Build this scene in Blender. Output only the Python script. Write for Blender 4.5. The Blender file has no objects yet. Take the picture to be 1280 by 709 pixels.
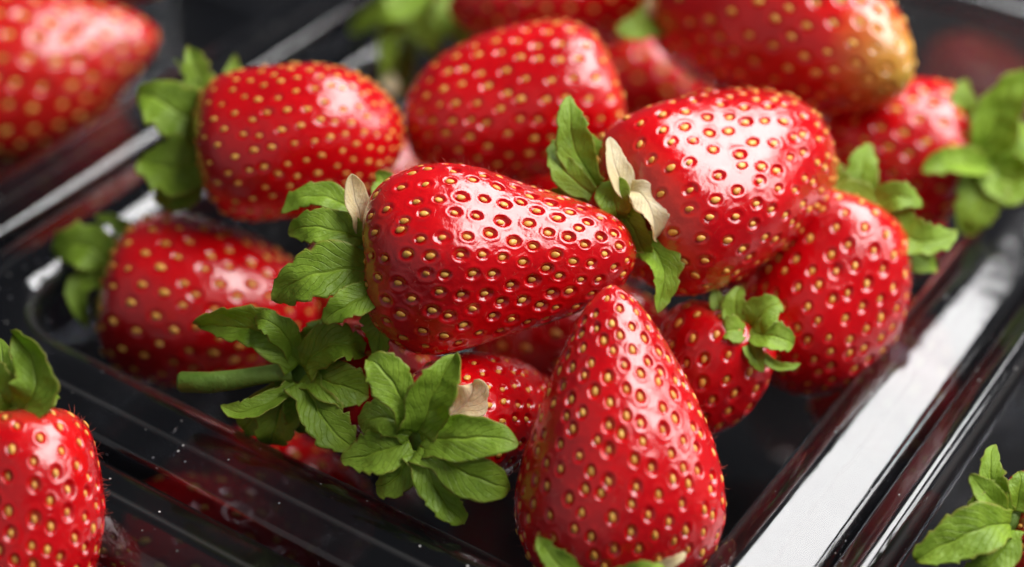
import bpy, bmesh, math, random
import numpy as np
from mathutils import Matrix, Vector

# ------------------------------------------------------------------ units: sizes below are in cm, z = 0 is the tray rim
S = 0.01
TABLE = -5.6                      # table top, cm below the rim
rng = np.random.default_rng(7)
random.seed(7)
sc = bpy.context.scene
col = sc.collection

# ------------------------------------------------------------------ camera
F_PX, CX, CY = 2219.35, 640.0, 354.5
R = np.array([[0.55321936, 0.49575574, -0.66945842],
              [-0.83294964, 0.3407432, -0.43599194],
              [0.0119679, 0.79882434, 0.6014453]])           # rows: world axes seen from the camera
LOC = np.array([-18.41010668, -11.98977828, 16.53974573])
OFF = np.array([0, 0, -TABLE])                                # the table top is world z = 0
cam = bpy.data.cameras.new("camera")
cam_o = bpy.data.objects.new("camera", cam)
col.objects.link(cam_o)
cam.sensor_width = 36
cam.lens = F_PX / 1280 * 36
cam.clip_start, cam.clip_end = 0.01, 50
m4 = np.eye(4); m4[:3, :3] = R; m4[:3, 3] = (LOC + OFF) * S
cam_o.matrix_world = Matrix(m4.tolist())
cam.dof.use_dof = True
cam.dof.focus_distance = 0.2375
cam.dof.aperture_fstop = 7.4
cam.dof.aperture_blades = 0
sc.camera = cam_o

# ------------------------------------------------------------------ world, lamps, exposure
w = bpy.data.worlds.new("World"); sc.world = w; w.use_nodes = True
w.node_tree.nodes["Background"].inputs[0].default_value = (0.74, 0.82, 1.0, 1)
w.node_tree.nodes["Background"].inputs[1].default_value = 0.055

def softbox(name, c, right, fwd, sx, sy, power, color):
    """rectangular lamp: centre c (cm), its two edge directions, sizes (cm); it shines along fwd x right"""
    l = bpy.data.lights.new(name, 'AREA'); l.shape = 'RECTANGLE'
    l.size, l.size_y, l.energy, l.color = sx * S, sy * S, power, color
    o = bpy.data.objects.new(name, l); col.objects.link(o)
    x = Vector(right).normalized(); y = Vector(fwd); y = (y - x * y.dot(x)).normalized(); z = x.cross(y)
    o.matrix_world = Matrix.Translation((Vector(c) + Vector(OFF)) * S) @ Matrix((x, y, z)).transposed().to_4x4()
    return o
def azim(r, f, z):                     # r to the right of the camera's heading, f along it
    return np.array([0.545 * r + 0.84 * f, -0.84 * r + 0.545 * f, z])
TW = math.radians(18)
softbox("window_light", azim(28.6, 10.8, 40), azim(math.cos(TW), math.sin(TW), -0.06), azim(-math.sin(TW), math.cos(TW), 0), 34, 58, 5.6, (1.0, 0.985, 0.96))
softbox("fill_light", azim(-34, -42, 36), azim(0.78, -0.62, 0), azim(0.35, 0.44, 0.83), 110, 80, 0.42, (1.0, 0.97, 0.93))  # added fill lamp behind the camera, lifts the dark left sides
softbox("side_light", azim(66, 5, 27), azim(-0.10, 1.0, 0), azim(-0.32, -0.05, 0.95), 28, 22, 1.3, (1.0, 0.985, 0.96))

sc.view_settings.view_transform = 'Standard'
sc.view_settings.look = 'None'
sc.view_settings.exposure = 0.16
sc.view_settings.gamma = 1
sc.render.engine = 'CYCLES'
sc.cycles.use_denoising = True
sc.cycles.max_bounces = 14
sc.cycles.transparent_max_bounces = 32
sc.cycles.transmission_bounces = 10
sc.cycles.caustics_reflective = False
sc.cycles.caustics_refractive = False

# ------------------------------------------------------------------ helpers
def pz(x, y, z):
    """point on the ray of a picture position at height z (cm)"""
    r = R @ np.array([x - CX, CY - y, -F_PX]); t = (z - LOC[2]) / r[2]
    return LOC + r * t
def pd(x, y, d):
    """point at distance d along the lens axis (cm)"""
    return LOC + R @ np.array([(x - CX) * d / F_PX, (CY - y) * d / F_PX, -d])
def depth(p):
    return -(R.T @ (np.asarray(p) - LOC))[2]
VIEW = -(R @ np.array([0, 0, -1.0]))                          # towards the camera

def unit(v):
    v = np.asarray(v, float); return v / max(np.linalg.norm(v), 1e-9)

def empty(name, M, label=None, cat=None, group=None):
    o = bpy.data.objects.new(name, None); col.objects.link(o)
    o.empty_display_size = 0.01
    o.matrix_world = M
    if label: o["label"] = label
    if cat: o["category"] = cat
    if group: o["group"] = group
    return o

def mesh_obj(name, V, F, mat, parent=None, uv=None, attrs=None, smooth=True):
    """V in cm in the parent's own frame, F an int array (n, k) or a list"""
    me = bpy.data.meshes.new(name)
    V = np.asarray(V, float) * S
    if isinstance(F, np.ndarray):
        n, k = F.shape
        me.vertices.add(len(V)); me.vertices.foreach_set("co", V.ravel().astype(np.float32))
        me.loops.add(n * k); me.loops.foreach_set("vertex_index", F.ravel().astype(np.int32))
        me.polygons.add(n)
        me.polygons.foreach_set("loop_start", np.arange(0, n * k, k, dtype=np.int32))
        me.update(calc_edges=True)
    else:
        me.from_pydata([tuple(v) for v in V], [], F)
    me.validate()
    if smooth:
        me.polygons.foreach_set("use_smooth", np.ones(len(me.polygons), bool))
    for k_, a in (attrs or {}).items():
        at = me.attributes.new(k_, 'FLOAT', 'POINT'); at.data.foreach_set("value", np.asarray(a, np.float32))
    if mat is not None: me.materials.append(mat)
    o = bpy.data.objects.new(name, me); col.objects.link(o)
    if parent is not None: o.parent = parent
    return o

def smoothstep(a, b, x):
    t = np.clip((x - a) / (b - a), 0, 1); return t * t * (3 - 2 * t)

# ------------------------------------------------------------------ node helpers
class NT:
    def __init__(s, name):
        s.m = bpy.data.materials.new(name); s.m.use_nodes = True
        s.t = s.m.node_tree; s.n = s.t.nodes; s.n.clear()
        s.out = s.n.new("ShaderNodeOutputMaterial")
    def node(s, typ, **kw):
        n = s.n.new(typ)
        for k, v in kw.items():
            if k.startswith("_"): setattr(n, k[1:], v)
            else:
                i = n.inputs[int(k[1:])] if (k[0] == "i" and k[1:].isdigit()) else n.inputs[k.replace("__", " ")]
                if hasattr(v, "is_linked") or isinstance(v, bpy.types.NodeSocket): s.t.links.new(v, i)
                else: i.default_value = v
        return n
    def link(s, a, b): s.t.links.new(a, b)
    def attr(s, name, typ='GEOMETRY'):
        return s.node("ShaderNodeAttribute", _attribute_name=name, _attribute_type=typ)
    def math(s, op, a, b=0.5, c=None, clamp=False):
        n = s.node("ShaderNodeMath", _operation=op, _use_clamp=clamp, i0=a, i1=b)
        if c is not None: n.inputs[2].default_value = c
        return n.outputs[0]
    def mix(s, f, a, b):
        n = s.node("ShaderNodeMix", _data_type='RGBA')
        for i, v in ((0, f), (6, a), (7, b)):
            if isinstance(v, bpy.types.NodeSocket): s.t.links.new(v, n.inputs[i])
            else: n.inputs[i].default_value = v
        return n.outputs[2]
    def noise(s, vec, scale, detail=3, rough=0.5):
        n = s.node("ShaderNodeTexNoise", Scale=scale, Detail=detail, Roughness=rough)
        if vec is not None: s.link(vec, n.inputs["Vector"])
        return n.outputs["Fac"]
    def rng(s, v, a, b, c=0.0, d=1.0):
        n = s.node("ShaderNodeMapRange", Value=v); n.clamp = True
        for i, x in ((1, a), (2, b), (3, c), (4, d)): n.inputs[i].default_value = x
        return n.outputs[0]
    def bump(s, h, strength, dist, normal=None):
        n = s.node("ShaderNodeBump", Strength=strength, Distance=dist, Height=h)
        if normal is not None: s.link(normal, n.inputs["Normal"])
        return n.outputs[0]

def mat_flesh():
    s = NT("strawberry_flesh")
    tc = s.node("ShaderNodeTexCoord").outputs["Object"]
    dim = s.attr("dimple").outputs["Fac"]; t = s.attr("along").outputs["Fac"]
    green = s.attr("unripe", 'OBJECT').outputs["Fac"]
    pale = s.attr("paleness", 'OBJECT').outputs["Fac"]
    n1 = s.noise(tc, 130, 4)
    n2 = s.noise(tc, 900, 3)
    n0 = s.noise(tc, 45, 2)
    c = s.mix(s.rng(s.math('ADD', s.math('MULTIPLY', n1, .5), s.math('MULTIPLY', n0, .5)), 0.36, 0.62), (0.47, 0.0010, 0.0045, 1), (0.70, 0.0025, 0.006, 1))
    c = s.mix(s.math('MULTIPLY', s.rng(n2, 0.5, 0.75), 0.35), c, (0.78, 0.008, 0.010, 1))
    c = s.mix(s.math('MULTIPLY', dim, 0.4), c, (0.48, 0.0015, 0.004, 1))
    shoulder = s.math('MULTIPLY', s.rng(t, 0.10, 0.0), 0.5)
    c = s.mix(shoulder, c, (0.62, 0.10, 0.05, 1))
    c = s.mix(pale, c, (0.80, 0.11, 0.05, 1))
    tip = s.math('MULTIPLY', s.rng(s.math('ADD', t, s.math('MULTIPLY', n1, 0.12)), 0.89, 1.07), green)
    c = s.mix(tip, c, (0.56, 0.44, 0.07, 1))
    b1 = s.bump(s.noise(tc, 520, 5, 0.65), 0.24, 0.0006)
    b2 = s.bump(s.noise(tc, 1900, 2, 0.6), 0.10, 0.00025, b1)
    rough = s.rng(s.noise(tc, 260, 4), 0.25, 0.75, 0.13, 0.24)
    p = s.node("ShaderNodeBsdfPrincipled", Base__Color=c, Roughness=rough, Normal=b2, IOR=1.45)
    p.subsurface_method = 'RANDOM_WALK'
    p.inputs["Subsurface Weight"].default_value = 0.2
    p.inputs["Subsurface Radius"].default_value = (1.0, 0.16, 0.10)
    p.inputs["Subsurface Scale"].default_value = 0.0022
    p.inputs["Coat Weight"].default_value = 1.0
    p.inputs["Coat Roughness"].default_value = 0.07
    s.link(b2, p.inputs["Coat Normal"])
    s.link(p.outputs[0], s.out.inputs[0]); return s.m

def mat_seed(name, a, b):
    s = NT(name)
    tc = s.node("ShaderNodeTexCoord").outputs["Object"]
    oi = s.node("ShaderNodeObjectInfo").outputs["Random"]
    c = s.mix(oi, a, b)
    c = s.mix(s.rng(s.noise(tc, 2500, 2), 0.4, 0.7, 0, 0.5), c, (0.60, 0.20, 0.02, 1))
    p = s.node("ShaderNodeBsdfPrincipled", Base__Color=c, Roughness=0.36)
    p.inputs["Subsurface Weight"].default_value = 0.0
    s.link(p.outputs[0], s.out.inputs[0]); return s.m

def mat_leaf(name, dark, light, trans, brown=0.6, glow=(0.34, 0.54, 0.03, 1)):
    s = NT(name)
    tc = s.node("ShaderNodeTexCoord").outputs["Object"]
    u = s.attr("across").outputs["Fac"]; v = s.attr("along").outputs["Fac"]; sd = s.attr("shade", 'OBJECT').outputs["Fac"]
    n = s.noise(tc, 240, 5, 0.6)
    c = s.mix(s.rng(n, 0.3, 0.7), dark, light)
    au = s.math('ABSOLUTE', u)
    mid = s.rng(au, 0.0, 0.10, 1.0, 0.0)
    # side veins: oblique stripes
    ph = s.math('SUBTRACT', s.math('MULTIPLY', v, 9.0), s.math('MULTIPLY', au, 3.2))
    sv = s.math('POWER', s.math('ABSOLUTE', s.math('SINE', s.math('MULTIPLY', ph, 3.1416))), 8.0)
    sv = s.rng(s.math('SUBTRACT', 1.0, s.math('ABSOLUTE', s.math('SINE', s.math('MULTIPLY', ph, 3.1416)))), 0.72, 1.0)
    vein = s.math('MAXIMUM', mid, s.math('MULTIPLY', sv, 0.55))
    c = s.mix(s.math('MULTIPLY', vein, 0.28), c, (light[0] * 1.5, light[1] * 1.35, light[2] * 1.6, 1))
    edge = s.math('MULTIPLY', s.rng(s.math('ADD', au, s.math('MULTIPLY', s.noise(tc, 500, 3), 0.25)), 1.02, 1.16), brown)
    tipb = s.math('MULTIPLY', s.rng(s.math('ADD', v, s.math('MULTIPLY', s.noise(tc, 330, 3), 0.3)), 1.06, 1.22), brown)
    c = s.mix(s.math('MAXIMUM', edge, tipb), c, (0.34, 0.17, 0.045, 1))
    b1 = s.bump(s.math('ADD', s.math('MULTIPLY', vein, -0.6), s.math('MULTIPLY', s.noise(tc, 600, 3), 0.7)), 0.55, 0.0008)
    b2 = s.bump(s.noise(tc, 3000, 2), 0.3, 0.0002, b1)
    p = s.node("ShaderNodeBsdfPrincipled", Base__Color=c, Roughness=0.5, Normal=b2)
    tr = s.node("ShaderNodeBsdfTranslucent", Color=s.mix(0.5, c, glow), Normal=b2)
    mx = s.node("ShaderNodeMixShader", Fac=trans); s.link(p.outputs[0], mx.inputs[1]); s.link(tr.outputs[0], mx.inputs[2])
    s.link(mx.outputs[0], s.out.inputs[0]); return s.m

def mat_plastic(name, dust_sheen, room_sheen=0.0, tint=(0.86, 0.87, 0.89, 1), soft=(0.03, 0.10)):
    """thin clear sheet: sees through, reflects by angle, a little dust and scratches, an optional painted sheen"""
    s = NT(name)
    tc = s.node("ShaderNodeTexCoord").outputs["Object"]
    b = s.bump(s.noise(tc, 45, 3), 0.07, 0.003)
    g = s.node("ShaderNodeBsdfGlossy", Color=(1, 1, 1, 1), Roughness=s.rng(s.noise(tc, 120, 3), 0.3, 0.8, *soft), Normal=b)
    tr = s.node("ShaderNodeBsdfTransparent", Color=tint)
    lw = s.node("ShaderNodeLayerWeight", Blend=0.5, Normal=b)
    fr = s.math('ADD', s.math('MULTIPLY', s.math('POWER', lw.outputs["Facing"], 5.0), 0.94), 0.065)
    mx = s.node("ShaderNodeMixShader", Fac=fr); s.link(tr.outputs[0], mx.inputs[1]); s.link(g.outputs[0], mx.inputs[2])
    vo = s.node("ShaderNodeTexVoronoi", Scale=420.0); s.link(tc, vo.inputs["Vector"])
    sp = s.rng(vo.outputs["Distance"], 0.05, 0.09, 1, 0)
    keep = s.rng(s.noise(tc, 190, 2), 0.50, 0.58)
    vm = s.node("ShaderNodeMapping"); s.link(tc, vm.inputs[0]); vm.inputs["Scale"].default_value = (1.0, 9.0, 1.0); vm.inputs["Rotation"].default_value = (0, 0, 0.7)
    v2 = s.node("ShaderNodeTexVoronoi", Scale=42.0); s.link(vm.outputs[0], v2.inputs["Vector"])
    sc2 = s.math('MULTIPLY', s.rng(v2.outputs["Distance"], 0.03, 0.07, 1, 0), s.rng(s.noise(tc, 90, 2), 0.62, 0.66))
    haze_ = s.math('MULTIPLY', s.rng(s.noise(tc, 60, 5, 0.7), 0.45, 0.8), 0.003)
    d = s.math('MAXIMUM', s.math('MAXIMUM', s.math('MULTIPLY', sp, keep), sc2), s.math('ADD', haze_, room_sheen))  # the even haze is painted in place of a dim room reflection
    d = s.math('MAXIMUM', d, s.math('MULTIPLY', s.attr('crease').outputs['Fac'], 0.045))
    df = s.node("ShaderNodeBsdfDiffuse", Color=(0.62, 0.60, 0.58, 1))
    m2 = s.node("ShaderNodeMixShader", Fac=s.math('MULTIPLY', d, dust_sheen)); s.link(mx.outputs[0], m2.inputs[1]); s.link(df.outputs[0], m2.inputs[2])
    s.link(m2.outputs[0], s.out.inputs[0]); return s.m

def mat_simple(name, a, b, scale, rough, bump=0.3):
    s = NT(name); tc = s.node("ShaderNodeTexCoord").outputs["Object"]
    n = s.noise(tc, scale, 5, 0.6)
    p = s.node("ShaderNodeBsdfPrincipled", Base__Color=s.mix(s.rng(n, 0.3, 0.7), a, b), Roughness=rough,
               Normal=s.bump(n, bump, 0.0008))
    s.link(p.outputs[0], s.out.inputs[0]); return s.m

M_FLESH = mat_flesh()
M_SEED = mat_seed("strawberry_seed", (0.95, 0.56, 0.11, 1), (0.74, 0.36, 0.06, 1))
M_LEAF = mat_leaf("sepal_leaf", (0.21, 0.36, 0.018, 1), (0.38, 0.58, 0.055, 1), 0.36)
M_PETAL = mat_leaf("withered_petal", (0.93, 0.80, 0.44, 1), (0.97, 0.92, 0.72, 1), 0.5, 0.3, (0.95, 0.85, 0.55, 1))
M_PLAST = mat_plastic("clear_plastic", 0.6)
M_RIM = mat_plastic("clear_rim_dark_tint", 0.9, 0.004, (0.55, 0.555, 0.59, 1), (0.05, 0.15))  # dark tint and haze stand in for dim reflections on the clear rim
M_TABLE = mat_simple("dark_table", (0.0025, 0.0022, 0.0025, 1), (0.006, 0.004, 0.004, 1), 30, 0.95)
M_HAIR = mat_simple("berry_hair", (0.50, 0.09, 0.06, 1), (0.50, 0.09, 0.06, 1), 30, 0.5, 0)
M_STEM = mat_leaf("green_stem", (0.10, 0.20, 0.02, 1), (0.19, 0.32, 0.05, 1), 0.1, 0.2)

# ------------------------------------------------------------------ the setting
tv = [(-90, -90, TABLE + 5.6), (110, -90, TABLE + 5.6), (110, 110, TABLE + 5.6), (-90, 110, TABLE + 5.6)]
table = mesh_obj("table_top", tv, [(0, 1, 2, 3)], M_TABLE, smooth=False)
table["kind"] = "structure"

# ------------------------------------------------------------------ clear plastic trays
XC, YC, HX, HY = 4.05, 0.375, 8.95, 5.72
def ring(off, z, rad, wob, seed, far=1.0):
    r = rad + off; hx, hy = HX + off, HY + off
    pts = []
    def side(p, q, n):
        for i in range(n): pts.append(p + (q - p) * i / n)
    nc = 14
    cs = [(hx - r, hy - r, 0), (-hx + r, hy - r, 90), (-hx + r, -hy + r, 180), (hx - r, -hy + r, 270)]
    for k, (x, y, a) in enumerate(cs):
        for i in range(nc):
            t = math.radians(a + 90 * i / nc); pts.append(np.array([x + r * math.cos(t), y + r * math.sin(t)]))
        p = np.array([x + r * math.cos(math.radians(a + 90)), y + r * math.sin(math.radians(a + 90))])
        x2, y2, a2 = cs[(k + 1) % 4]
        q = np.array([x2 + r * math.cos(math.radians(a2)), y2 + r * math.sin(math.radians(a2))])
        side(p, q, 26)
    P = np.array(pts); n = len(P)
    P[:, 1] -= (1 - far) * max(off, 0) * smoothstep(0, HY - .5, P[:, 1])          # the rim may be narrower on one long side
    th = np.arctan2(P[:, 1] / hy, P[:, 0] / hx)
    wz = wob * (np.sin(5 * th + seed) + 0.6 * np.sin(11 * th + 2 * seed) + 0.4 * np.sin(23 * th + seed * 3))
    return np.column_stack([P, np.full(n, z) + wz])
def loft(prof, seed, far=1.0):
    rings = [ring(o, z, 1.15, wb, seed, far) for o, z, wb in prof]
    n = len(rings[0]); V = np.vstack(rings)
    F = []
    for j in range(len(rings) - 1):
        a, b = j * n, (j + 1) * n
        i = np.arange(n); i2 = (i + 1) % n
        F.append(np.column_stack([a + i, a + i2, b + i2, b + i]))
    return V, np.vstack(F), n
BODY = [(-1.6, -5.4, 0), (-1.15, -5.4, 0), (-0.95, -5.34, 0), (-0.82, -5.2, 0), (-0.78, -5.0, 0), (-0.60, -3.4, 0.01), (-0.57, -3.3, .004), (-0.42, -3.22, .004), (-0.40, -3.1, .004),
        (-0.16, -0.9, .004), (-0.105, -0.45, .005), (-0.095, -0.36, .005)]
RIM = [(-0.095, -0.36, .004), (-0.085, -0.27, .004), (-0.055, -0.22, .004), (0.02, -0.135, .004), (0.12, -0.065, .004), (0.23, -0.020, .004), (0.33, -0.002, .004), (0.40, 0.0, .004), (0.46, -0.006, .004), (0.56, -0.018, .004), (0.66, -0.037, .004), (0.70, -0.045, .004),
       (0.78, -0.061, .004), (0.92, -0.089, .004), (1.06, -0.117, .004), (1.14, -0.136, .004), (1.19, -0.17, .004), (1.215, -0.26, .004), (1.23, -0.36, .004), (1.25, -0.7, .004), (1.26, -1.0, .004), (1.275, -1.05, .004), (1.34, -1.07, .004)]
def make_tray(dx, dy, seed, label, far=1.0):
    root = empty("plastic_tray", Matrix.Translation(Vector((XC + dx, YC + dy, TABLE + 0.02)) * S + Vector(OFF) * S), label, "plastic tray", "clear plastic trays set side by side")
    for nm, prof in (("tray_body", BODY), ("tray_rim", RIM)):
        V, F, n = loft(prof, seed, far); V[:, 2] -= TABLE + 0.02
        cr = np.repeat([1.0 if (nm == "tray_rim" and o_ in (0.70, 0.02)) else 0.0 for o_, _z, _w in prof], n)
        if nm == "tray_body":
            F = [tuple(f) for f in F] + [tuple(range(n))]
        o = mesh_obj(nm, V, F, M_RIM if nm == "tray_rim" else M_PLAST, root, attrs=dict(crease=cr))
        md = o.modifiers.new("sheet", 'SOLIDIFY'); md.thickness = 0.03 * S; md.offset = -1
    return root
PX, PY = 20.6, 14.2
make_tray(0, 0, 0.4, "clear plastic tray in the middle that holds the heaped sharp strawberries")
make_tray(0.6, PY, 1.9, "clear plastic tray behind, out of focus, holding the two blurred strawberries")
make_tray(-1.2, -13.3, 3.1, "clear plastic tray past the bright white rim, at the bottom right of the photo", far=0.42)
make_tray(-PX, 0.8, 4.4, "clear plastic tray at the bottom left, under the strawberry cut off by the photo edge")

# ------------------------------------------------------------------ strawberries
def icodirs(n):
    bm = bmesh.new(); bmesh.ops.create_icosphere(bm, subdivisions=n, radius=1)
    V = np.array([v.co[:] for v in bm.verts]); F = np.array([[v.index for v in f.verts] for f in bm.faces]); bm.free()
    return V, F
ICO = {}
def ico(n):
    if n not in ICO: ICO[n] = icodirs(n)
    return ICO[n]
PROF = dict(
    conic=[(0.045, 0), (0.01, .20), (0.0, .42), (.03, .66), (.09, .85), (.17, .96), (.27, 1), (.4, .95), (.55, .825), (.7, .65), (.83, .46), (.92, .30), (.975, .15), (1, 0)],
    round=[(0.045, 0), (0.01, .22), (0.0, .44), (.03, .68), (.10, .87), (.2, .97), (.33, 1), (.48, .97), (.63, .87), (.78, .69), (.90, .46), (.97, .23), (1, 0)],
    blunt=[(0.05, 0), (0.01, .25), (0.0, .48), (.03, .70), (.10, .88), (.2, .97), (.34, 1), (.5, .985), (.66, .92), (.80, .79), (.91, .57), (.975, .30), (1, 0)],
    long=[(0.045, 0), (0.01, .20), (0.0, .45), (.03, .68), (.09, .86), (.17, .96), (.27, 1), (.42, .94), (.58, .80), (.72, .65), (.85, .50), (.94, .35), (.985, .17), (1, 0)])
def profile(kind, L, Rr):
    P = np.array(PROF[kind]) * [L, Rr]
    # Catmull-Rom resample, then arc length
    Q = np.vstack([P[0] * [1, -1] + [0, 0], P, P[-1] + (P[-1] - P[-2]) * [0, 1]])
    Q[0] = [P[1][0], -P[1][1]]; Q[-1] = [P[-2][0], -P[-2][1]]
    out = []
    for i in range(1, len(Q) - 2):
        for t in np.linspace(0, 1, 24, endpoint=False):
            a, b, c, d = Q[i - 1], Q[i], Q[i + 1], Q[i + 2]
            out.append(0.5 * (2 * b + (c - a) * t + (2 * a - 5 * b + 4 * c - d) * t * t + (3 * b - a - 3 * c + d) * t ** 3))
    out.append(P[-1]); out = np.array(out)
    out[:, 1] = np.maximum(out[:, 1], 0)
    s = np.concatenate([[0], np.cumsum(np.linalg.norm(np.diff(out, axis=0), axis=1))]); s /= s[-1]
    return s, out[:, 0], out[:, 1]

def seed_mesh():
    V, F = ico(3)
    V = V.copy()
    t = (V[:, 2] + 1) / 2                                   # teardrop, long in z (towards the tip)
    V[:, 0] *= 0.062 * (1 - 0.35 * t ** 2); V[:, 1] *= 0.034; V[:, 2] *= 0.088
    o = mesh_obj("seed_source", V, F, M_SEED); me = o.data; bpy.data.objects.remove(o)
    return V, F, me
SEED_V, SEED_F, SEED_ME = seed_mesh()

class Shape:
    """surface of one berry as a function of (s, phi)"""
    def __init__(self, kind, L, Rr, seed, lump=0.035, flat=1.0, bend=0.0):
        self.s, self.z, self.r = profile(kind, L, Rr); self.L, self.Rr = L, Rr
        g = np.random.default_rng(seed); self.flat, self.bend = flat, bend
        self.k = g.normal(size=(10, 3)) * 2.1 / Rr; self.p = g.uniform(0, 6.28, 10); self.a = g.uniform(.3, 1, 10) * lump * Rr / 2.2
        self.lob = g.uniform(0, 6.28); self.la = g.uniform(0.01, 0.035)
    def at(self, s, ph):
        z = np.interp(s, self.s, self.z); r = np.interp(s, self.s, self.r)
        r = r * (1 + self.la * np.cos(3 * ph + self.lob) + 0.7 * self.la * np.cos(2 * ph + 2 * self.lob))
        P = np.column_stack([r * np.cos(ph), r * np.sin(ph) * self.flat, z])
        d = (np.sin(P @ self.k.T + self.p) * self.a).sum(1)
        env = np.sin(np.pi * np.clip(s, 0, 1)) ** 0.5
        c = np.array([0, 0, 0.4 * self.L])
        n = P - c; n /= np.linalg.norm(n, axis=1)[:, None] + 1e-9
        P = P + n * (d * env)[:, None]
        P[:, 0] += self.bend * self.L * ((z / self.L - .5) ** 2 - .25)
        return P
    def frame(self, s, ph, e=0.004):
        P = self.at(s, ph)
        ds = self.at(np.minimum(s + e, .9995), ph) - self.at(np.maximum(s - e, .0005), ph)
        dp = self.at(s, ph + .03) - self.at(s, ph - .03)
        m = ds / (np.linalg.norm(ds, axis=1)[:, None] + 1e-12); c = dp / (np.linalg.norm(dp, axis=1)[:, None] + 1e-12)
        n = np.cross(c, m); n /= np.linalg.norm(n, axis=1)[:, None] + 1e-12
        c = np.cross(m, n)
        return P, m, c, n

GROUP_B = "ripe strawberries heaped in the plastic trays"
def make_berry(label, base, tip, width, kind="conic", n_seed=200, res=7, seed=1, depth_d=0.05, dsize=1.0, roll=0.0, unripe=0.0, pale=0.0,
               lump=0.035, flat=1.0, bend=0.0, hairs=0, tip_raise=0.0, base_flat=0.5, individual=100, sunk=0.45):
    base, tip = np.asarray(base, float), np.asarray(tip, float)
    L = np.linalg.norm(tip - base); ax = (tip - base) / L
    vx = unit(VIEW - ax * (VIEW @ ax)); vy = np.cross(ax, vx)
    x = vx * math.cos(roll) + vy * math.sin(roll); y = np.cross(ax, x)
    W = np.eye(4); W[:3, 0], W[:3, 1], W[:3, 2] = x, y, ax; W[:3, 3] = (base + OFF) * S
    root = empty("strawberry", Matrix(W.tolist()), label, "strawberry", GROUP_B)
    sh = Shape(kind, L, width / 2, seed, lump, flat, bend)
    g = np.random.default_rng(seed + 100)
    # seeds by the golden angle, even over the area, closer together at the tip
    ss = np.linspace(0, 1, 400); zz, rr = np.interp(ss, sh.s, sh.z), np.interp(ss, sh.s, sh.r)
    wgt = rr * (1 + 0.9 * smoothstep(.55, 1, zz / L)); cum = np.concatenate([[0], np.cumsum((wgt[1:] + wgt[:-1]) / 2)]); cum /= cum[-1]
    k = np.arange(n_seed); fr = (k + 0.5) / n_seed * 0.955 + 0.04
    s_s = np.interp(fr, cum, ss) + g.normal(0, 0.006, n_seed); ph = k * 2.399963 + g.normal(0, 0.05, n_seed)
    ok = (s_s > 0.13) & (s_s < 0.992); s_s, ph = s_s[ok], ph[ok]
    for _ in range(30):
        P = sh.at(s_s, ph); r_ = np.maximum(np.hypot(P[:, 0], P[:, 1]), .05); d_ = P[:, None] - P[None]; q_ = np.linalg.norm(d_, axis=2) + np.eye(len(P)) * 99
        near = np.partition(q_, 5, axis=1)[:, :6].mean(1); f_ = np.maximum(0, 1 - q_ / (1.15 * near.mean())) ** 1.0
        push = (d_ / q_[..., None] * f_[..., None]).sum(1) * near.mean() * 0.18
        _, m_, c_, _n = sh.frame(s_s, ph)
        tot = sh.L * 1.55
        s_s = np.clip(s_s + (push * m_).sum(1) / tot, 0.115, 0.992); ph = ph + (push * c_).sum(1) / r_
    ph = ph + g.normal(0, .03, len(ph)); s_s = np.clip(s_s + g.normal(0, .0055, len(ph)), .115, .994)
    P, m, c, n = sh.frame(s_s, ph)
    ts = P[:, 2] / L
    area = np.trapz(2 * np.pi * rr, np.concatenate([[0], np.cumsum(np.hypot(np.diff(zz), np.diff(rr)))]))
    sp = math.sqrt(area / n_seed)                              # mean distance between seeds
    size = dsize * sp * g.uniform(.78, 1.16, len(P)) * (1 - 0.22 * smoothstep(.6, 1, ts))
    dep = depth_d * g.uniform(.5, 1.2, len(P)) * (base_flat + (1 - base_flat) * smoothstep(.1, .4, ts)) * (1 - tip_raise * smoothstep(.35, .9, ts))
    # flesh
    V0, F = ico(res)
    s = np.arccos(np.clip(-V0[:, 2], -1, 1)) / np.pi; p_ = np.arctan2(V0[:, 1], V0[:, 0])
    V, vm, vc, vn = sh.frame(s, p_)
    V = V.astype(np.float32); disp = np.zeros(len(V), np.float32); dim = np.zeros(len(V), np.float32)
    Pf, mf, cf = P.astype(np.float32), m.astype(np.float32), c.astype(np.float32)
    for i in range(0, len(V), 20000):
        d = V[i:i + 20000, None, :] - Pf[None]
        a = np.einsum('vsk,sk->vs', d, mf); b = np.einsum('vsk,sk->vs', d, cf)
        e2 = np.maximum((d * d).sum(2) - a * a - b * b, 0)
        q = np.sqrt((a / 0.385) ** 2 + (b / 0.30) ** 2 + e2 / 0.05) / size[None].astype(np.float32)
        j = q.argmin(1); qq = q[np.arange(len(q)), j]
        dm = 1 - smoothstep(.50, 1.0, qq)
        rimb = np.exp(-((qq - 1.2) / .28) ** 2)
        disp[i:i + 20000] = -dep[j] * dm + 0.10 * depth_d * rimb
        dim[i:i + 20000] = dm
    gk = g.normal(size=(14, 3)) * 9; gp = g.uniform(0, 6.28, 14)
    micro = np.sin(V @ gk.T + gp).sum(1) / 14 * 0.010 * (1 - dim)
    V = V + vn * (disp + micro)[:, None]
    root_props = (("unripe", unripe), ("paleness", pale))
    fl = mesh_obj("flesh", V, F.astype(np.int32), M_FLESH, root, attrs=dict(dimple=dim, along=np.clip(V[:, 2] / L, 0, 1)))
    for k_, v_ in root_props: fl[k_] = float(v_)
    # seeds: the ones that face the camera one by one, the far side as one part
    Rw = W[:3, :3]
    ns = 0.001
    facing = []
    for i in range(len(P)):
        pw = base + Rw @ P[i]; nw = Rw @ n[i]; f_ = nw @ unit(LOC - pw)
        pc = R.T @ (pw - LOC); ix, iy = CX + F_PX * pc[0] / -pc[2], CY - F_PX * pc[1] / -pc[2]
        vis = f_ > -0.02 and -12 < ix < 1292 and -12 < iy < 721
        facing.append(f_ if vis else -9)
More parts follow.
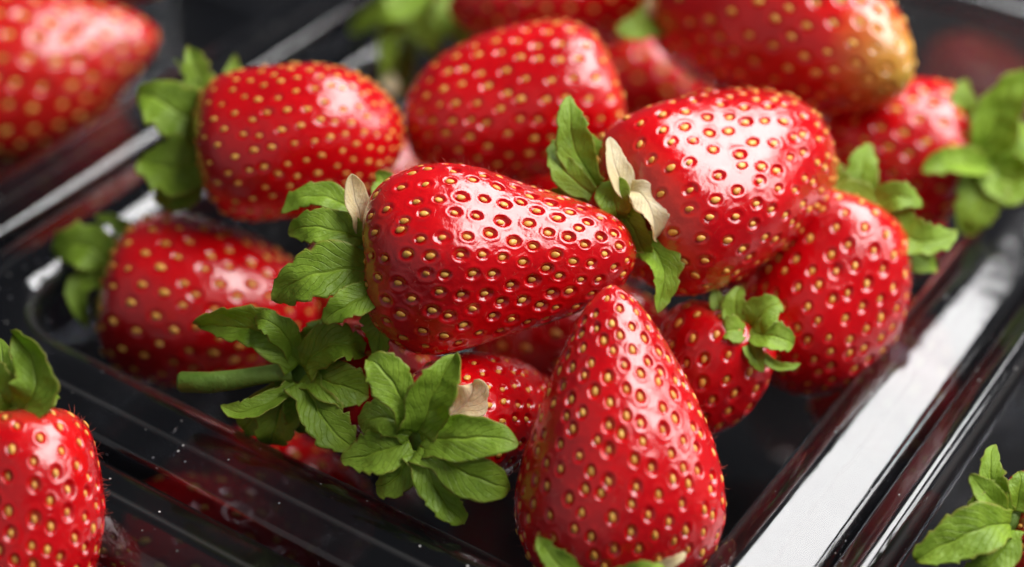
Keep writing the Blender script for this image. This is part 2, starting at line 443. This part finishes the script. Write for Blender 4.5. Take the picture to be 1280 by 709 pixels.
    order = np.argsort(-np.array(facing)); single = [i for i in order if facing[i] > -5][:individual]
    rest = [i for i in range(len(P)) if i not in set(single)]
    sc_ = 1.0
    def sm(i):
        tilt = g.normal(0, .12, 2)
        zc = m[i] + n[i] * tilt[0] + c[i] * tilt[1]; zc = zc / np.linalg.norm(zc); yc = n[i] - zc * (n[i] @ zc); yc /= np.linalg.norm(yc); xc = np.cross(yc, zc)
        k_ = sc_ * sp / 0.455 * g.uniform(.80, 1.16) * (1 - 0.12 * smoothstep(.7, 1, ts[i]))
        M = np.eye(4); M[:3, 0], M[:3, 1], M[:3, 2] = xc * k_, yc * k_, zc * k_
        M[:3, 3] = P[i] + n[i] * (-dep[i] + 0.034 * k_ * (1 - sunk))
        return M
    for i in single:
        M = sm(i); M[:3, 3] *= S
        o = bpy.data.objects.new("seed", SEED_ME); col.objects.link(o); o.parent = root; o.matrix_local = Matrix(M.tolist())
    if rest:
        vs, fs = [], []
        for q, i in enumerate(rest):
            M = sm(i); vs.append(SEED_V @ M[:3, :3].T + M[:3, 3]); fs.append(SEED_F + q * len(SEED_V))
        o = mesh_obj("seeds", np.vstack(vs), np.vstack(fs).astype(np.int32), M_SEED, root); o["kind"] = "stuff"
    if hairs:
        ks = g.integers(0, len(V), hairs); ks = ks[(s[ks] > .06)]
        A = V[ks]; ln = g.uniform(.04, .15, len(ks)); di = vn[ks] + 0.9 * g.normal(size=(len(ks), 3)) * .8; di /= np.linalg.norm(di, axis=1)[:, None]
        sd = np.cross(di, g.normal(size=(len(ks), 3))); sd /= np.linalg.norm(sd, axis=1)[:, None]; s2 = np.cross(di, sd)
        rad = 0.0019
        mid = A + di * (ln * .55)[:, None] + sd * (ln * .12)[:, None]
        end = A + di * ln[:, None] * .95 + sd * (ln * .4)[:, None]
        pts = np.stack([A + sd * rad, A - sd * rad * .5 + s2 * rad * .87, A - sd * rad * .5 - s2 * rad * .87,
                        mid + sd * rad * .8, mid - sd * rad * .4 + s2 * rad * .7, mid - sd * rad * .4 - s2 * rad * .7, end], 1).reshape(-1, 3)
        f1 = np.array([[0, 1, 4], [0, 4, 3], [1, 2, 5], [1, 5, 4], [2, 0, 3], [2, 3, 5], [3, 4, 6], [4, 5, 6], [5, 3, 6]])
        F_ = (f1[None] + 7 * np.arange(len(ks))[:, None, None]).reshape(-1, 3)
        o = mesh_obj("fine_hairs", pts, F_.astype(np.int32), M_HAIR, root); o["kind"] = "stuff"
    return dict(root=root, W=W, base=base, ax=ax, L=L, R=width / 2, sh=sh, g=g)

# ------------------------------------------------------------------ leaves of the calyx
def leaf_mesh(P0, P1, P2, wid, nrm, cup=0.25, teeth=0.20, shape=0.85, seed=0, wavy=0.10, curl=0.0, nu=18, nv=34, notch=0.0, fold=0.0, base_w=0.55):
    """an oval leaf along a bent centre line; P in any frame (cm)"""
    g = np.random.default_rng(seed)
    P0, P1, P2 = map(lambda p: np.asarray(p, float), (P0, P1, P2))
    C = 2 * P1 - 0.5 * (P0 + P2)
    v = np.linspace(0, 1, nv)[:, None]
    cen = (1 - v) ** 2 * P0 + 2 * v * (1 - v) * C + v ** 2 * P2
    tan = np.gradient(cen, axis=0); tan /= np.linalg.norm(tan, axis=1)[:, None]
    side = np.cross(tan, unit(nrm)); side /= np.linalg.norm(side, axis=1)[:, None] + 1e-9
    up = np.cross(side, tan)
    vv = v[:, 0]
    prof = np.sin(np.pi * np.clip(vv, 0, 1) ** shape) ** 0.58
    prof = np.maximum(prof, base_w * (1 - smoothstep(.0, .5, vv)))
    prof[-1] = 0.02
    nt = int(g.integers(4, 7))
    ph1, ph2 = g.uniform(0, 1, 2)
    saw = lambda ph: ((vv * nt + ph) % 1.0)
    half = wid / 2
    eL = half * prof * (1 - teeth * smoothstep(.3, .6, vv) * saw(ph1)); eR = half * prof * (1 - teeth * smoothstep(.3, .6, vv) * saw(ph2))
    jag = lambda: np.interp(vv, np.linspace(0, 1, 15), g.uniform(-1, 1, 15)) * teeth * .35 * smoothstep(.25, .5, vv) * half
    eL = eL + jag(); eR = eR + jag()
    bendn = g.uniform(-.10, .22)                             # the tip curls a little
    u = np.linspace(-1, 1, nu)
    V = np.zeros((nv, nu, 3)); wv = g.uniform(0, 6.28, 4)
    for i in range(nv):
        e = np.where(u < 0, eL[i], eR[i])
        lift = cup * e * (np.abs(u) ** 1.6) - 0.05 * half * np.exp(-(u / .14) ** 2) * (1 - vv[i])
        lift = lift + wavy * half * np.abs(u) ** 1.5 * np.sin(vv[i] * 9 + wv[0] + (u > 0) * wv[1]) + curl * half * vv[i] ** 2 * u
        lift = lift + fold * half * (np.maximum(u, 0) ** 1.2) * smoothstep(.2, .6, vv[i])
        lift = lift - bendn * wid * smoothstep(.55, 1.0, vv[i]) ** 2
        V[i] = cen[i] + side[i] * (u * e)[:, None] + up[i] * lift[:, None]
    V += 0.018 * np.sin(V[..., [1, 2, 0]] * 8 + wv[:3]) + 0.008 * np.sin(V[..., [2, 0, 1]] * 23 + wv[1:])
    I = np.arange(nv * nu).reshape(nv, nu)
    F = np.stack([I[:-1, :-1], I[:-1, 1:], I[1:, 1:], I[1:, :-1]], -1).reshape(-1, 4)
    return V.reshape(-1, 3), F.astype(np.int32), np.tile(u, nv), np.repeat(vv, nu)

LSEED = [0]
def add_leaf(name, calyx, b, P0, P1, P2, wid, nrm, mat, local=False, thick=0.012, **kw):
    LSEED[0] += 1
    V, F, u, v = leaf_mesh(P0, P1, P2, wid, nrm, seed=LSEED[0], **kw)
    if not local:
        V = (V - b["base"]) @ b["W"][:3, :3]                   # into the berry's frame
    o = mesh_obj(name, V, F, mat, calyx, attrs=dict(across=u, along=v))
    md = o.modifiers.new("blade", 'SOLIDIFY'); md.thickness = thick * S; md.offset = 0
    return o

def calyx_core(b, rad=0.42, stem=0.0, stem_dir=None, up=0.02):
    """the green cap on the berry's base; the sepals are its children"""
    V, F = ico(4); V = V.copy()
    V[:, :2] *= rad; V[:, 2] = V[:, 2] * (0.11 + up) - up * 1.2
    V += 0.02 * np.sin(V * 14)
    core = mesh_obj("calyx", V, F.astype(np.int32), M_STEM, b["root"], attrs=dict(across=np.full(len(V), .5), along=np.full(len(V), .2)))
    if stem > 0:
        d = unit(stem_dir if stem_dir is not None else (0.2, 0.1, -1)); n = 10; k = 12
        px_ = unit(np.cross(d, (0.3, 1, 0.1))); py_ = np.cross(d, px_)
        vs = []
        for i in range(n):
            t = i / (n - 1); c = d * stem * t + px_ * 0.12 * stem * t * t; r = 0.12 - 0.02 * t
            for j in range(k):
                a = 2 * math.pi * j / k; vs.append(c + (px_ * math.cos(a) + py_ * math.sin(a)) * r)
        F2 = [[i * k + j, i * k + (j + 1) % k, (i + 1) * k + (j + 1) % k, (i + 1) * k + j] for i in range(n - 1) for j in range(k)]
        F2.append(list(range((n - 1) * k, n * k)))
        mesh_obj("stem", vs, F2, M_STEM, b["root"], attrs=dict(across=np.full(len(vs), .5), along=np.full(len(vs), .2)))
    return core

def px_leaves(b, core, D, rows, mat=None, name="sepal", hub=None):
    """rows: three picture points and width (px), depth offsets towards the camera (cm) at the three points, optional settings"""
    for row in rows:
        (p0, p1, p2, wpx), (d0, d1, d2), kw = row[0], row[1], (dict(row[2]) if len(row) > 2 else {})
        if hub: p0 = (p0[0] * .45 + hub[0] * .55, p0[1] * .45 + hub[1] * .55)
        if hub: kw.setdefault('base_w', .8)
        nrm = VIEW + kw.pop("tilt", 0.35) * np.array([0, 0, 1.0]) + kw.pop("side", 0.0) * (R @ np.array([1.0, 0, 0]))
        nm = kw.pop("name", name)
        mt = M_PETAL if nm == "petal" else (mat or M_LEAF)
        Q = [pd(p[0], p[1], D - dd) for p, dd in ((p0, d0), (p1, d1), (p2, d2))]
        add_leaf(nm, core, b, Q[0], Q[1], Q[2], 1.12 * wpx * D / F_PX, nrm, mt, **kw)

def ring_leaves(b, core, n, ln, wid, spread, seed, lift=0.25):
    """a rosette around the base, leaves lying back over the shoulder"""
    g = np.random.default_rng(seed)
    for k in range(n):
        a = 2 * math.pi * (k + g.uniform(-.25, .25)) / n; l = ln * g.uniform(.8, 1.2); sp = spread + g.uniform(-.35, .35)
        o = np.array([math.cos(a), math.sin(a), 0])
        P0 = o * 0.2 + np.array([0, 0, -.08]); P1 = o * (0.2 + l * .55) + np.array([0, 0, -.12 - lift * .6]); P2 = o * (0.2 + l * (0.75 + .25 * math.cos(sp))) + np.array([0, 0, l * math.sin(sp) * .6 - lift])
        add_leaf("sepal", core, b, P0, P1, P2, wid * g.uniform(.8, 1.15), (o * .3 + np.array([0, 0, -1])), M_LEAF, local=True)

# ---- every berry: label, base and tip (picture position, height over the rim), width in px
def berry(label, b, zb, t, zt, wpx, **kw):
    P, Q = pz(b[0], b[1], zb), pz(t[0], t[1], zt)
    return make_berry(label, P, Q, wpx * (depth(P) + depth(Q)) / 2 / F_PX, **kw)

B = {}
B['C'] = berry("large glossy strawberry lying sideways on top of the heap with leaves at its left end", (457, 330), 2.1, (795, 318), 2.1, 234, kind="long", n_seed=320, res=8, seed=3, hairs=800, depth_d=.045, lump=.05)
B['F'] = berry("tall cone strawberry standing tip up in front of the heap against the inner rim corner", (774, 728), -.7, (765, 356), 2.6, 258, kind="conic", n_seed=375, res=8, seed=11, hairs=800, depth_d=.042, lump=.055)
B['RB'] = berry("broad strawberry with withered cream petals at its left end behind the sideways one", (785, 280), 2.2, (1014, 184), 1.8, 238, kind="blunt", n_seed=350, res=8, seed=21, depth_d=.042, lump=.085, bend=.06, tip_raise=.7, hairs=800)
B['B'] = berry("soft focus strawberry with a broad pale highlight at the back behind the sideways one", (768, 96), 2.2, (512, 180), 1.4, 192, kind="blunt", lump=.07, bend=.08, n_seed=255, res=7, seed=31, depth_d=.04)
B['L'] = berry("plump strawberry with leaves at its left side resting on the dark shaded one", (250, 190), 1.6, (505, 158), 1.9, 196, kind="blunt", lump=.06, bend=-.08, n_seed=360, res=7, seed=41, depth_d=.022, tip_raise=.6)
B['LL'] = berry("dark shaded strawberry low in the left corner of the middle tray", (138, 360), -.5, (398, 402), -.8, 222, kind="round", n_seed=230, res=7, seed=51, depth_d=.03)
B['T'] = berry("blurred strawberry cut off by the top edge of the photo", (815, -25), 1.6, (560, 12), 1.2, 150, kind="round", n_seed=180, res=6, seed=61)
B['TR'] = berry("large strawberry with a yellowish unripe tip at the back right", (856, -22), 2.0, (1132, 98), 2.5, 238, kind="round", n_seed=280, res=7, seed=71, unripe=.85, depth_d=.035, pale=.06)
B['R2'] = berry("shaded strawberry with pale stubby leaves at its right end by the far side rim", (1206, 196), .5, (1020, 180), .5, 188, kind="round", n_seed=150, res=7, seed=81)
B['R1'] = berry("strawberry leaning against the bright right rim with leaves above it", (1076, 262), 1.2, (976, 486), -.6, 198, kind="blunt", lump=.07, n_seed=250, res=7, seed=91, depth_d=.045)
B['S'] = berry("smallest strawberry with a neat little green cap tucked under the broad one", (912, 388), .8, (850, 550), -.8, 150, kind="round", lump=.06, n_seed=100, res=7, seed=101, depth_d=.05)
B['H1'] = berry("strawberry with a star of leaves and a cream petal left of the standing cone", (535, 548), .7, (690, 490), -1.0, 165, kind="conic", n_seed=220, res=7, seed=111, depth_d=.05)
B['H2'] = berry("strawberry almost hidden under its ragged leafy cap beside the front rim", (385, 470), .6, (560, 500), -1.9, 150, kind="round", n_seed=160, res=7, seed=121)
B['BL'] = berry("strawberry at the bottom left, cut off by the photo edge, in the next tray", (14, 516), 1.2, (40, 800), -.9, 206, kind="blunt", n_seed=250, res=8, seed=131, depth_d=.05, hairs=900)
B['TL'] = berry("large blurred strawberry at the top left in the tray behind", (-90, 118), -.2, (198, 42), .5, 225, kind="conic", n_seed=200, res=6, seed=141, pale=.1)
B['TL2'] = berry("blurred strawberry at the very top left, above the larger blurred one", (-20, -60), .6, (240, -50), .6, 150, kind="round", n_seed=160, res=6, seed=151)
B['BR'] = berry("strawberry at the bottom right with upright ragged leaves, cut off by the photo edge", (1258, 652), .0, (1400, 720), -.9, 190, kind="round", n_seed=160, res=7, seed=161)
# lower layer seen in the gaps
B['U1'] = berry("dark strawberry deep in the gap below the sideways one and left of the cone", (745, 452), -2.0, (590, 428), -2.0, 150, kind="round", n_seed=140, res=6, seed=171)

# the bottom layer of the heap, in shade
for label, P, ax, L, w_, sd in [
    ("dark strawberry in the shade under the broad one with cream petals", (0.9, -1.2, -1.6), (.3, -1, -.2), 3.3, 2.5, 302),
    ("dark strawberry in the shade under the plump one with leaves at its left", (0.6, 3.2, -1.8), (.9, .3, -.1), 3.4, 2.5, 303),
    ("dark strawberry in the gap between the soft focus one and the broad one", (3.6, 0.6, -1.2), (.4, -1, -.2), 3.4, 2.6, 304),
    ("dark strawberry under the one with the yellowish tip", (5.6, -1.6, -1.4), (.9, -.5, -.2), 3.4, 2.6, 305),
    ("dark strawberry behind the soft focus one, under the blurred one at the top edge", (5.2, 3.0, -1.2), (.6, .8, 0), 3.4, 2.6, 306),
    ("dark strawberry in the gap between the soft focus one and the yellowish tipped one", tuple(pz(812, 108, -1.0)), (.4, -1, .1), 3.2, 2.3, 318),
    ("dark strawberry far back in the tray behind the one with the yellowish tip", (9.0, -2.2, -3.2), (.3, -1, -.2), 3.4, 2.7, 307),
    ("dark strawberry low by the side rim, below the one with stubby leaves", (4.6, -4.6, -2.6), (.9, .3, 0), 3.2, 2.4, 309),
    ("dark strawberry at the bottom of the tray below the star of leaves", (-3.3, 2.3, -3.2), (.3, .9, 0), 3.2, 2.4, 312),
    ("dark strawberry at the back left of the tray near its bright rim", (4.2, 5.0, -2.2), (.9, -.2, 0), 3.2, 2.4, 313),
    ("dim strawberry seen through the front tray wall, at the bottom left", tuple(pz(275, 695, -3.1)), (.5, -.85, 0), 3.0, 2.5, 315),
    ("blurred strawberry low in the tray behind, under the large blurred one", tuple(pz(70, 190, -2.4)), (.9, -.3, 0), 3.3, 2.6, 317),
    ("dark strawberry deep in the bottom right tray under the one with upright ragged leaves", (0.6, -10.0, -2.9), (.9, -.3, 0), 3.2, 2.4, 314),
]:
    P = np.array(P, float); a_ = unit(ax)
    make_berry(label, P - a_ * L / 2, P + a_ * L / 2, w_, kind="round", n_seed=110, res=6, seed=sd)

def core_for(k, **kw): return calyx_core(B[k], **kw)
# sideways berry on top
c = core_for('C', rad=.30); D = depth(B['C']['base'])
px_leaves(B['C'], c, D, [
    (((452, 268), (398, 246), (352, 264), 36), (-.2, -.3, -.25), dict(tilt=.9)),
    (((455, 300), (405, 285), (355, 289), 50), (.1, .15, .05), dict(tilt=.6, teeth=.2)),
    (((462, 333), (398, 342), (336, 374), 68), (.3, .5, .45), dict(tilt=.5, cup=.15)),
    (((470, 362), (436, 380), (403, 404), 40), (.5, .75, .75), dict(tilt=.4, teeth=.2)),
    (((462, 362), (477, 405), (466, 452), 48), (.1, .25, .1), dict(tilt=-.2, side=-.5)),
    (((470, 262), (482, 232), (470, 214), 32), (-.5, -.75, -.8), dict(tilt=.2)),
    (((458, 300), (446, 258), (441, 217), 34), (.0, .1, .15), dict(name="petal", tilt=.4, side=.9, cup=.3, wavy=.15, teeth=.0)),
])
# broad berry: leaves stand at its left end
c = core_for('RB', rad=.30); D = depth(B['RB']['base'])
px_leaves(B['RB'], c, D, [
    (((745, 232), (716, 175), (715, 120), 42), (.1, .2, .1), dict(tilt=.1, cup=.3)),
    (((752, 232), (738, 195), (735, 164), 34), (-.1, -.2, -.25), dict(tilt=.1)),
    (((740, 245), (706, 215), (692, 172), 34), (.2, .2, .0), dict(tilt=.1)),
    (((762, 226), (768, 250), (778, 284), 42), (.35, .5, .4), dict(tilt=.2, cup=.5, side=-.3)),
    (((772, 262), (792, 292), (812, 325), 36), (.3, .4, .3), dict(tilt=.1, side=-.3)),
    (((792, 300), (828, 330), (822, 392), 44), (.3, .45, .5), dict(tilt=.2, fold=.6, side=.2)),
    (((735, 255), (705, 245), (685, 240), 22), (.1, .0, -.1), dict(tilt=.3)),
    (((788, 256), (772, 212), (762, 172), 34), (.4, .5, .4), dict(name="petal", tilt=.4, side=.8, cup=.3, wavy=.12, teeth=0.05)),
    (((786, 240), (812, 258), (822, 302), 40), (.45, .6, .5), dict(name="petal", tilt=.4, side=.6, cup=.2, wavy=.35, teeth=0.15, fold=.4)),
])
# ragged cap by the front rim
c = core_for('H2', rad=.30, up=.06); D = depth(B['H2']['base'])
px_leaves(B['H2'], c, D, [
    (((372, 440), (320, 413), (249, 409), 48), (.35, .45, .15), dict(tilt=.4, fold=.5)),
    (((368, 425), (345, 408), (312, 398), 34), (.35, .65, .55), dict(tilt=.7, cup=.1)),
    (((360, 495), (318, 512), (276, 504), 26), (.3, .5, .55), dict(tilt=1.2, cup=.5)),
    (((382, 452), (420, 430), (460, 444), 52), (.35, .6, .4), dict(tilt=.5, teeth=.25, fold=.3)),
    (((388, 468), (428, 482), (462, 498), 50), (.3, .5, .35), dict(tilt=.3, teeth=.15)),
    (((380, 488), (405, 522), (444, 562), 54), (.35, .55, .5), dict(tilt=.5, cup=.3, shape=1.2)),
    (((365, 495), (375, 520), (372, 548), 40), (.2, .2, .0), dict(tilt=.1)),
    (((360, 488), (346, 528), (334, 562), 52), (.1, .1, .0), dict(tilt=.3)),
    (((356, 480), (322, 520), (300, 540), 40), (.0, -.1, -.2), dict(tilt=.3)),
    (((378, 440), (395, 415), (400, 398), 30), (.2, .2, .0), dict(tilt=.1)),
], hub=(374, 466))
def tube(name, pts, radii, mat, b, k=14):
    pts = (np.array(pts) - b["base"]) @ b["W"][:3, :3]; n = len(pts); vs = []
    tg = np.gradient(pts, axis=0)
    for i in range(n):
        d = unit(tg[i]); p_ = unit(np.cross(d, (0.2, 0.3, 1))); q_ = np.cross(d, p_)
        for j in range(k):
            a = 2 * math.pi * j / k; rr_ = radii[i] * (1 + .06 * math.sin(3 * a + i)); vs.append(pts[i] + (p_ * math.cos(a) + q_ * math.sin(a)) * rr_)
    F2 = [[i * k + j, i * k + (j + 1) % k, (i + 1) * k + (j + 1) % k, (i + 1) * k + j] for i in range(n - 1) for j in range(k)] + [list(range((n - 1) * k, n * k))]
    return mesh_obj(name, vs, F2, mat, b["root"], attrs=dict(across=np.full(len(vs), .5), along=np.full(len(vs), .2)))
tube("stem", [pd(x, y, D - .25) for x, y in ((366, 464), (348, 466), (325, 469), (295, 474), (262, 478), (226, 478), (222, 478))], [.16, .13, .125, .14, .15, .145, .11], M_STEM, B['H2'])
# big star of leaves
c = core_for('H1', rad=.32, up=.06, stem=.16); D = depth(B['H1']['base'])
px_leaves(B['H1'], c, D, [
    (((512, 520), (487, 474), (461, 452), 50), (.4, .6, .55), dict(tilt=.3, shape=1.15, cup=.12)),
    (((510, 532), (476, 520), (452, 541), 44), (.35, .45, .35), dict(tilt=.2, cup=-.2)),
    (((506, 556), (468, 566), (428, 572), 50), (.3, .35, .2), dict(tilt=.2)),
    (((524, 535), (544, 490), (566, 446), 54), (.4, .6, .5), dict(tilt=.1, cup=.35, fold=.4)),
    (((532, 555), (590, 548), (648, 553), 50), (.4, .65, .6), dict(tilt=.3, cup=.12, teeth=.04)),
    (((530, 568), (590, 596), (642, 614), 50), (.4, .6, .55), dict(tilt=.1, cup=.12, teeth=.04, shape=1.1)),
    (((524, 578), (550, 615), (580, 654), 46), (.35, .45, .35), dict(tilt=.1)),
    (((514, 578), (492, 600), (468, 606), 40), (.25, .25, .1), dict(tilt=.1)),
    (((548, 520), (580, 505), (592, 478), 50), (.15, .3, .25), dict(name="petal", tilt=.2, cup=.3, wavy=.3, teeth=0.1, shape=1.2)),
], hub=(519, 549))
# small berry's cap
c = core_for('S', rad=.22); D = depth(B['S']['base']) - .45
px_leaves(B['S'], c, D, [
    (((930, 412), (918, 385), (925, 358), 34), (.1, .2, .1), dict(tilt=.4)),
    (((926, 408), (902, 385), (894, 360), 28), (.0, .0, -.1), dict(tilt=.4)),
    (((934, 410), (956, 390), (978, 380), 40), (.1, .3, .2), dict(tilt=.7)),
    (((936, 414), (966, 420), (996, 430), 40), (.2, .4, .35), dict(tilt=.7)),
    (((932, 416), (944, 440), (954, 464), 24), (.2, .35, .3), dict(tilt=.4)),
    (((930, 414), (912, 412), (898, 412), 30), (.2, .35, .3), dict(tilt=.5)),
    (((940, 428), (970, 456), (1000, 456), 12), (.1, .2, .2), dict(tilt=.6)),
], )
# berry against the right rim
c = core_for('R1', rad=.3); D = depth(B['R1']['base']) - .5
px_leaves(B['R1'], c, D, [
    (((1062, 262), (1038, 225), (1026, 184), 40), (.0, -.1, -.3), dict(tilt=.2)),
    (((1082, 258), (1075, 220), (1090, 178), 42), (.0, -.1, -.3), dict(tilt=.2)),
    (((1090, 262), (1122, 248), (1156, 258), 36), (.1, .3, .3), dict(tilt=.5)),
    (((1095, 268), (1150, 300), (1198, 286), 46), (.1, .3, .3), dict(tilt=.5)),
    (((1105, 275), (1140, 315), (1176, 332), 44), (.0, .1, .0), dict(tilt=.3)),
    (((1098, 262), (1062, 244), (1016, 250), 36), (.2, .2, .1), dict(tilt=.5)),
    (((1105, 262), (1130, 285), (1150, 300), 40), (.2, .2, .1), dict(tilt=.3)),
])
c = core_for('R2', rad=.25); D = depth(B['R2']['base']) - .7
px_leaves(B['R2'], c, D, [
    (((1225, 185), (1206, 140), (1210, 98), 38), (.0, .1, .1), dict(tilt=.3)),
    (((1228, 200), (1250, 140), (1286, 88), 56), (.1, .3, .4), dict(tilt=.3, cup=.5)),
    (((1234, 208), (1192, 206), (1154, 211), 38), (.2, .6, .8), dict(tilt=.6, cup=.6)),
    (((1236, 205), (1222, 252), (1208, 292), 58), (.1, .3, .4), dict(tilt=.3)),
    (((1235, 205), (1264, 225), (1304, 215), 66), (.1, .3, .4), dict(tilt=.3)),
    (((1232, 190), (1216, 175), (1194, 158), 34), (.0, .0, .0), dict(tilt=.2)),
    (((1236, 195), (1262, 180), (1296, 160), 60), (.0, .1, .1), dict(tilt=.3)),
])
c = core_for('L', rad=.28); D = depth(B['L']['base'])
px_leaves(B['L'], c, D, [
    (((262, 170), (215, 135), (169, 118), 66), (.1, .2, .1), dict(tilt=.3)),
    (((262, 200), (212, 208), (176, 196), 70), (.2, .3, .2), dict(tilt=.2)),
    (((268, 150), (252, 105), (234, 58), 40), (-.1, -.1, -.2), dict(tilt=.2, teeth=.3)),
    (((262, 130), (245, 105), (217, 74), 12), (-.1, -.1, -.2), dict(tilt=.2)),
    (((282, 115), (290, 90), (294, 66), 18), (-.3, -.5, -.6), dict(tilt=.2)),
    (((258, 215), (222, 240), (205, 262), 50), (.1, .1, .0), dict(tilt=.1)),
])
c = core_for('LL', rad=.28); D = depth(B['LL']['base'])
px_leaves(B['LL'], c, D, [
    (((142, 332), (102, 308), (61, 318), 54), (.2, .3, .1), dict(tilt=.5)),
    (((142, 350), (98, 362), (112, 412), 30), (.2, .4, .4), dict(tilt=.6, cup=.4)),
    (((150, 318), (152, 285), (118, 268), 20), (-.1, -.2, -.2), dict(tilt=.5)),
    (((142, 360), (130, 385), (125, 405), 26), (.1, .2, .2), dict(tilt=.2)),
])
c = core_for('T', rad=.3); D = depth(B['B']['base']) + 2
px_leaves(B['T'], c, depth(B['TR']['base']) - .6, [
    (((850, 5), (810, 30), (770, 40), 42), (.6, .9, 1.0), dict(tilt=.5)),
    (((840, -5), (825, 5), (812, 22), 30), (.6, .9, .9), dict(tilt=.5, name="petal")),
])
# the leafy cap between the back berries
B['K'] = berry("blurred strawberry cap with long leaves hanging at the top centre of the heap", (545, -35), 1.0, (640, -110), 0.4, 150, kind="round", n_seed=120, res=6, seed=191)
c = core_for('K', rad=.3); D = depth(B['K']['base'])
px_leaves(B['K'], c, D, [
    (((570, -15), (560, 22), (528, 54), 40), (.5, .9, 1.0), dict(tilt=.4)),
    (((540, -20), (500, 10), (478, 18), 40), (.5, .8, .8), dict(tilt=.4)),
    (((525, -10), (490, 40), (486, 112), 26), (.5, .6, .5), dict(tilt=.2)),
    (((530, -10), (530, 30), (548, 70), 44), (.3, .2, .1), dict(tilt=.2)),
    (((500, 0), (470, 20), (436, 42), 30), (.3, .2, .1), dict(tilt=.2)),
    (((560, 0), (580, 25), (572, 62), 40), (.1, .1, .0), dict(tilt=.2)),
    (((512, 30), (500, 80), (505, 130), 36), (-.2, -.3, -.4), dict(tilt=.2)),
    (((480, 95), (488, 105), (497, 118), 20), (.5, .6, .6), dict(tilt=.3, name='petal')),
])
c = core_for('BL', rad=.3); D = depth(B['BL']['base'])
px_leaves(B['BL'], c, D, [
    (((18, 520), (44, 480), (20, 418), 58), (.4, .6, .3), dict(tilt=.3, fold=.3)),
    (((15, 515), (-10, 480), (-30, 440), 50), (.3, .5, .3), dict(tilt=.3)),
    (((10, 505), (5, 470), (-4, 424), 34), (.1, .1, .0), dict(tilt=.2)),
    (((18, 522), (50, 505), (66, 488), 34), (.4, .5, .4), dict(tilt=.4)),
])
c = core_for('BR', rad=.3); D = depth(B['BR']['base'])
px_leaves(B['BR'], c, D, [
    (((1262, 640), (1240, 600), (1243, 556), 32), (.3, .3, .1), dict(tilt=.2, cup=.4)),
    (((1255, 645), (1235, 620), (1216, 592), 32), (.4, .6, .6), dict(tilt=.4)),
    (((1264, 655), (1205, 668), (1146, 702), 60), (.5, .8, .7), dict(tilt=.4, teeth=.2)),
    (((1270, 640), (1275, 610), (1272, 590), 34), (.3, .3, .2), dict(tilt=.2)),
    (((1262, 662), (1240, 700), (1205, 730), 46), (.5, .7, .6), dict(tilt=.3)),
    (((1262, 650), (1230, 640), (1212, 640), 44), (.4, .6, .6), dict(tilt=.4)),
])
c = core_for('F', rad=.3); D = depth(B['F']['base'])
px_leaves(B['F'], c, D, [
    (((735, 735), (700, 705), (672, 670), 34), (1.2, 1.25, 1.15), dict(tilt=.3)),
    (((740, 735), (790, 720), (835, 706), 24), (1.2, 1.6, 1.5), dict(tilt=.4)),
    (((800, 735), (835, 708), (858, 690), 16), (1.0, 1.2, 1.1), dict(tilt=.4, name="petal")),
])
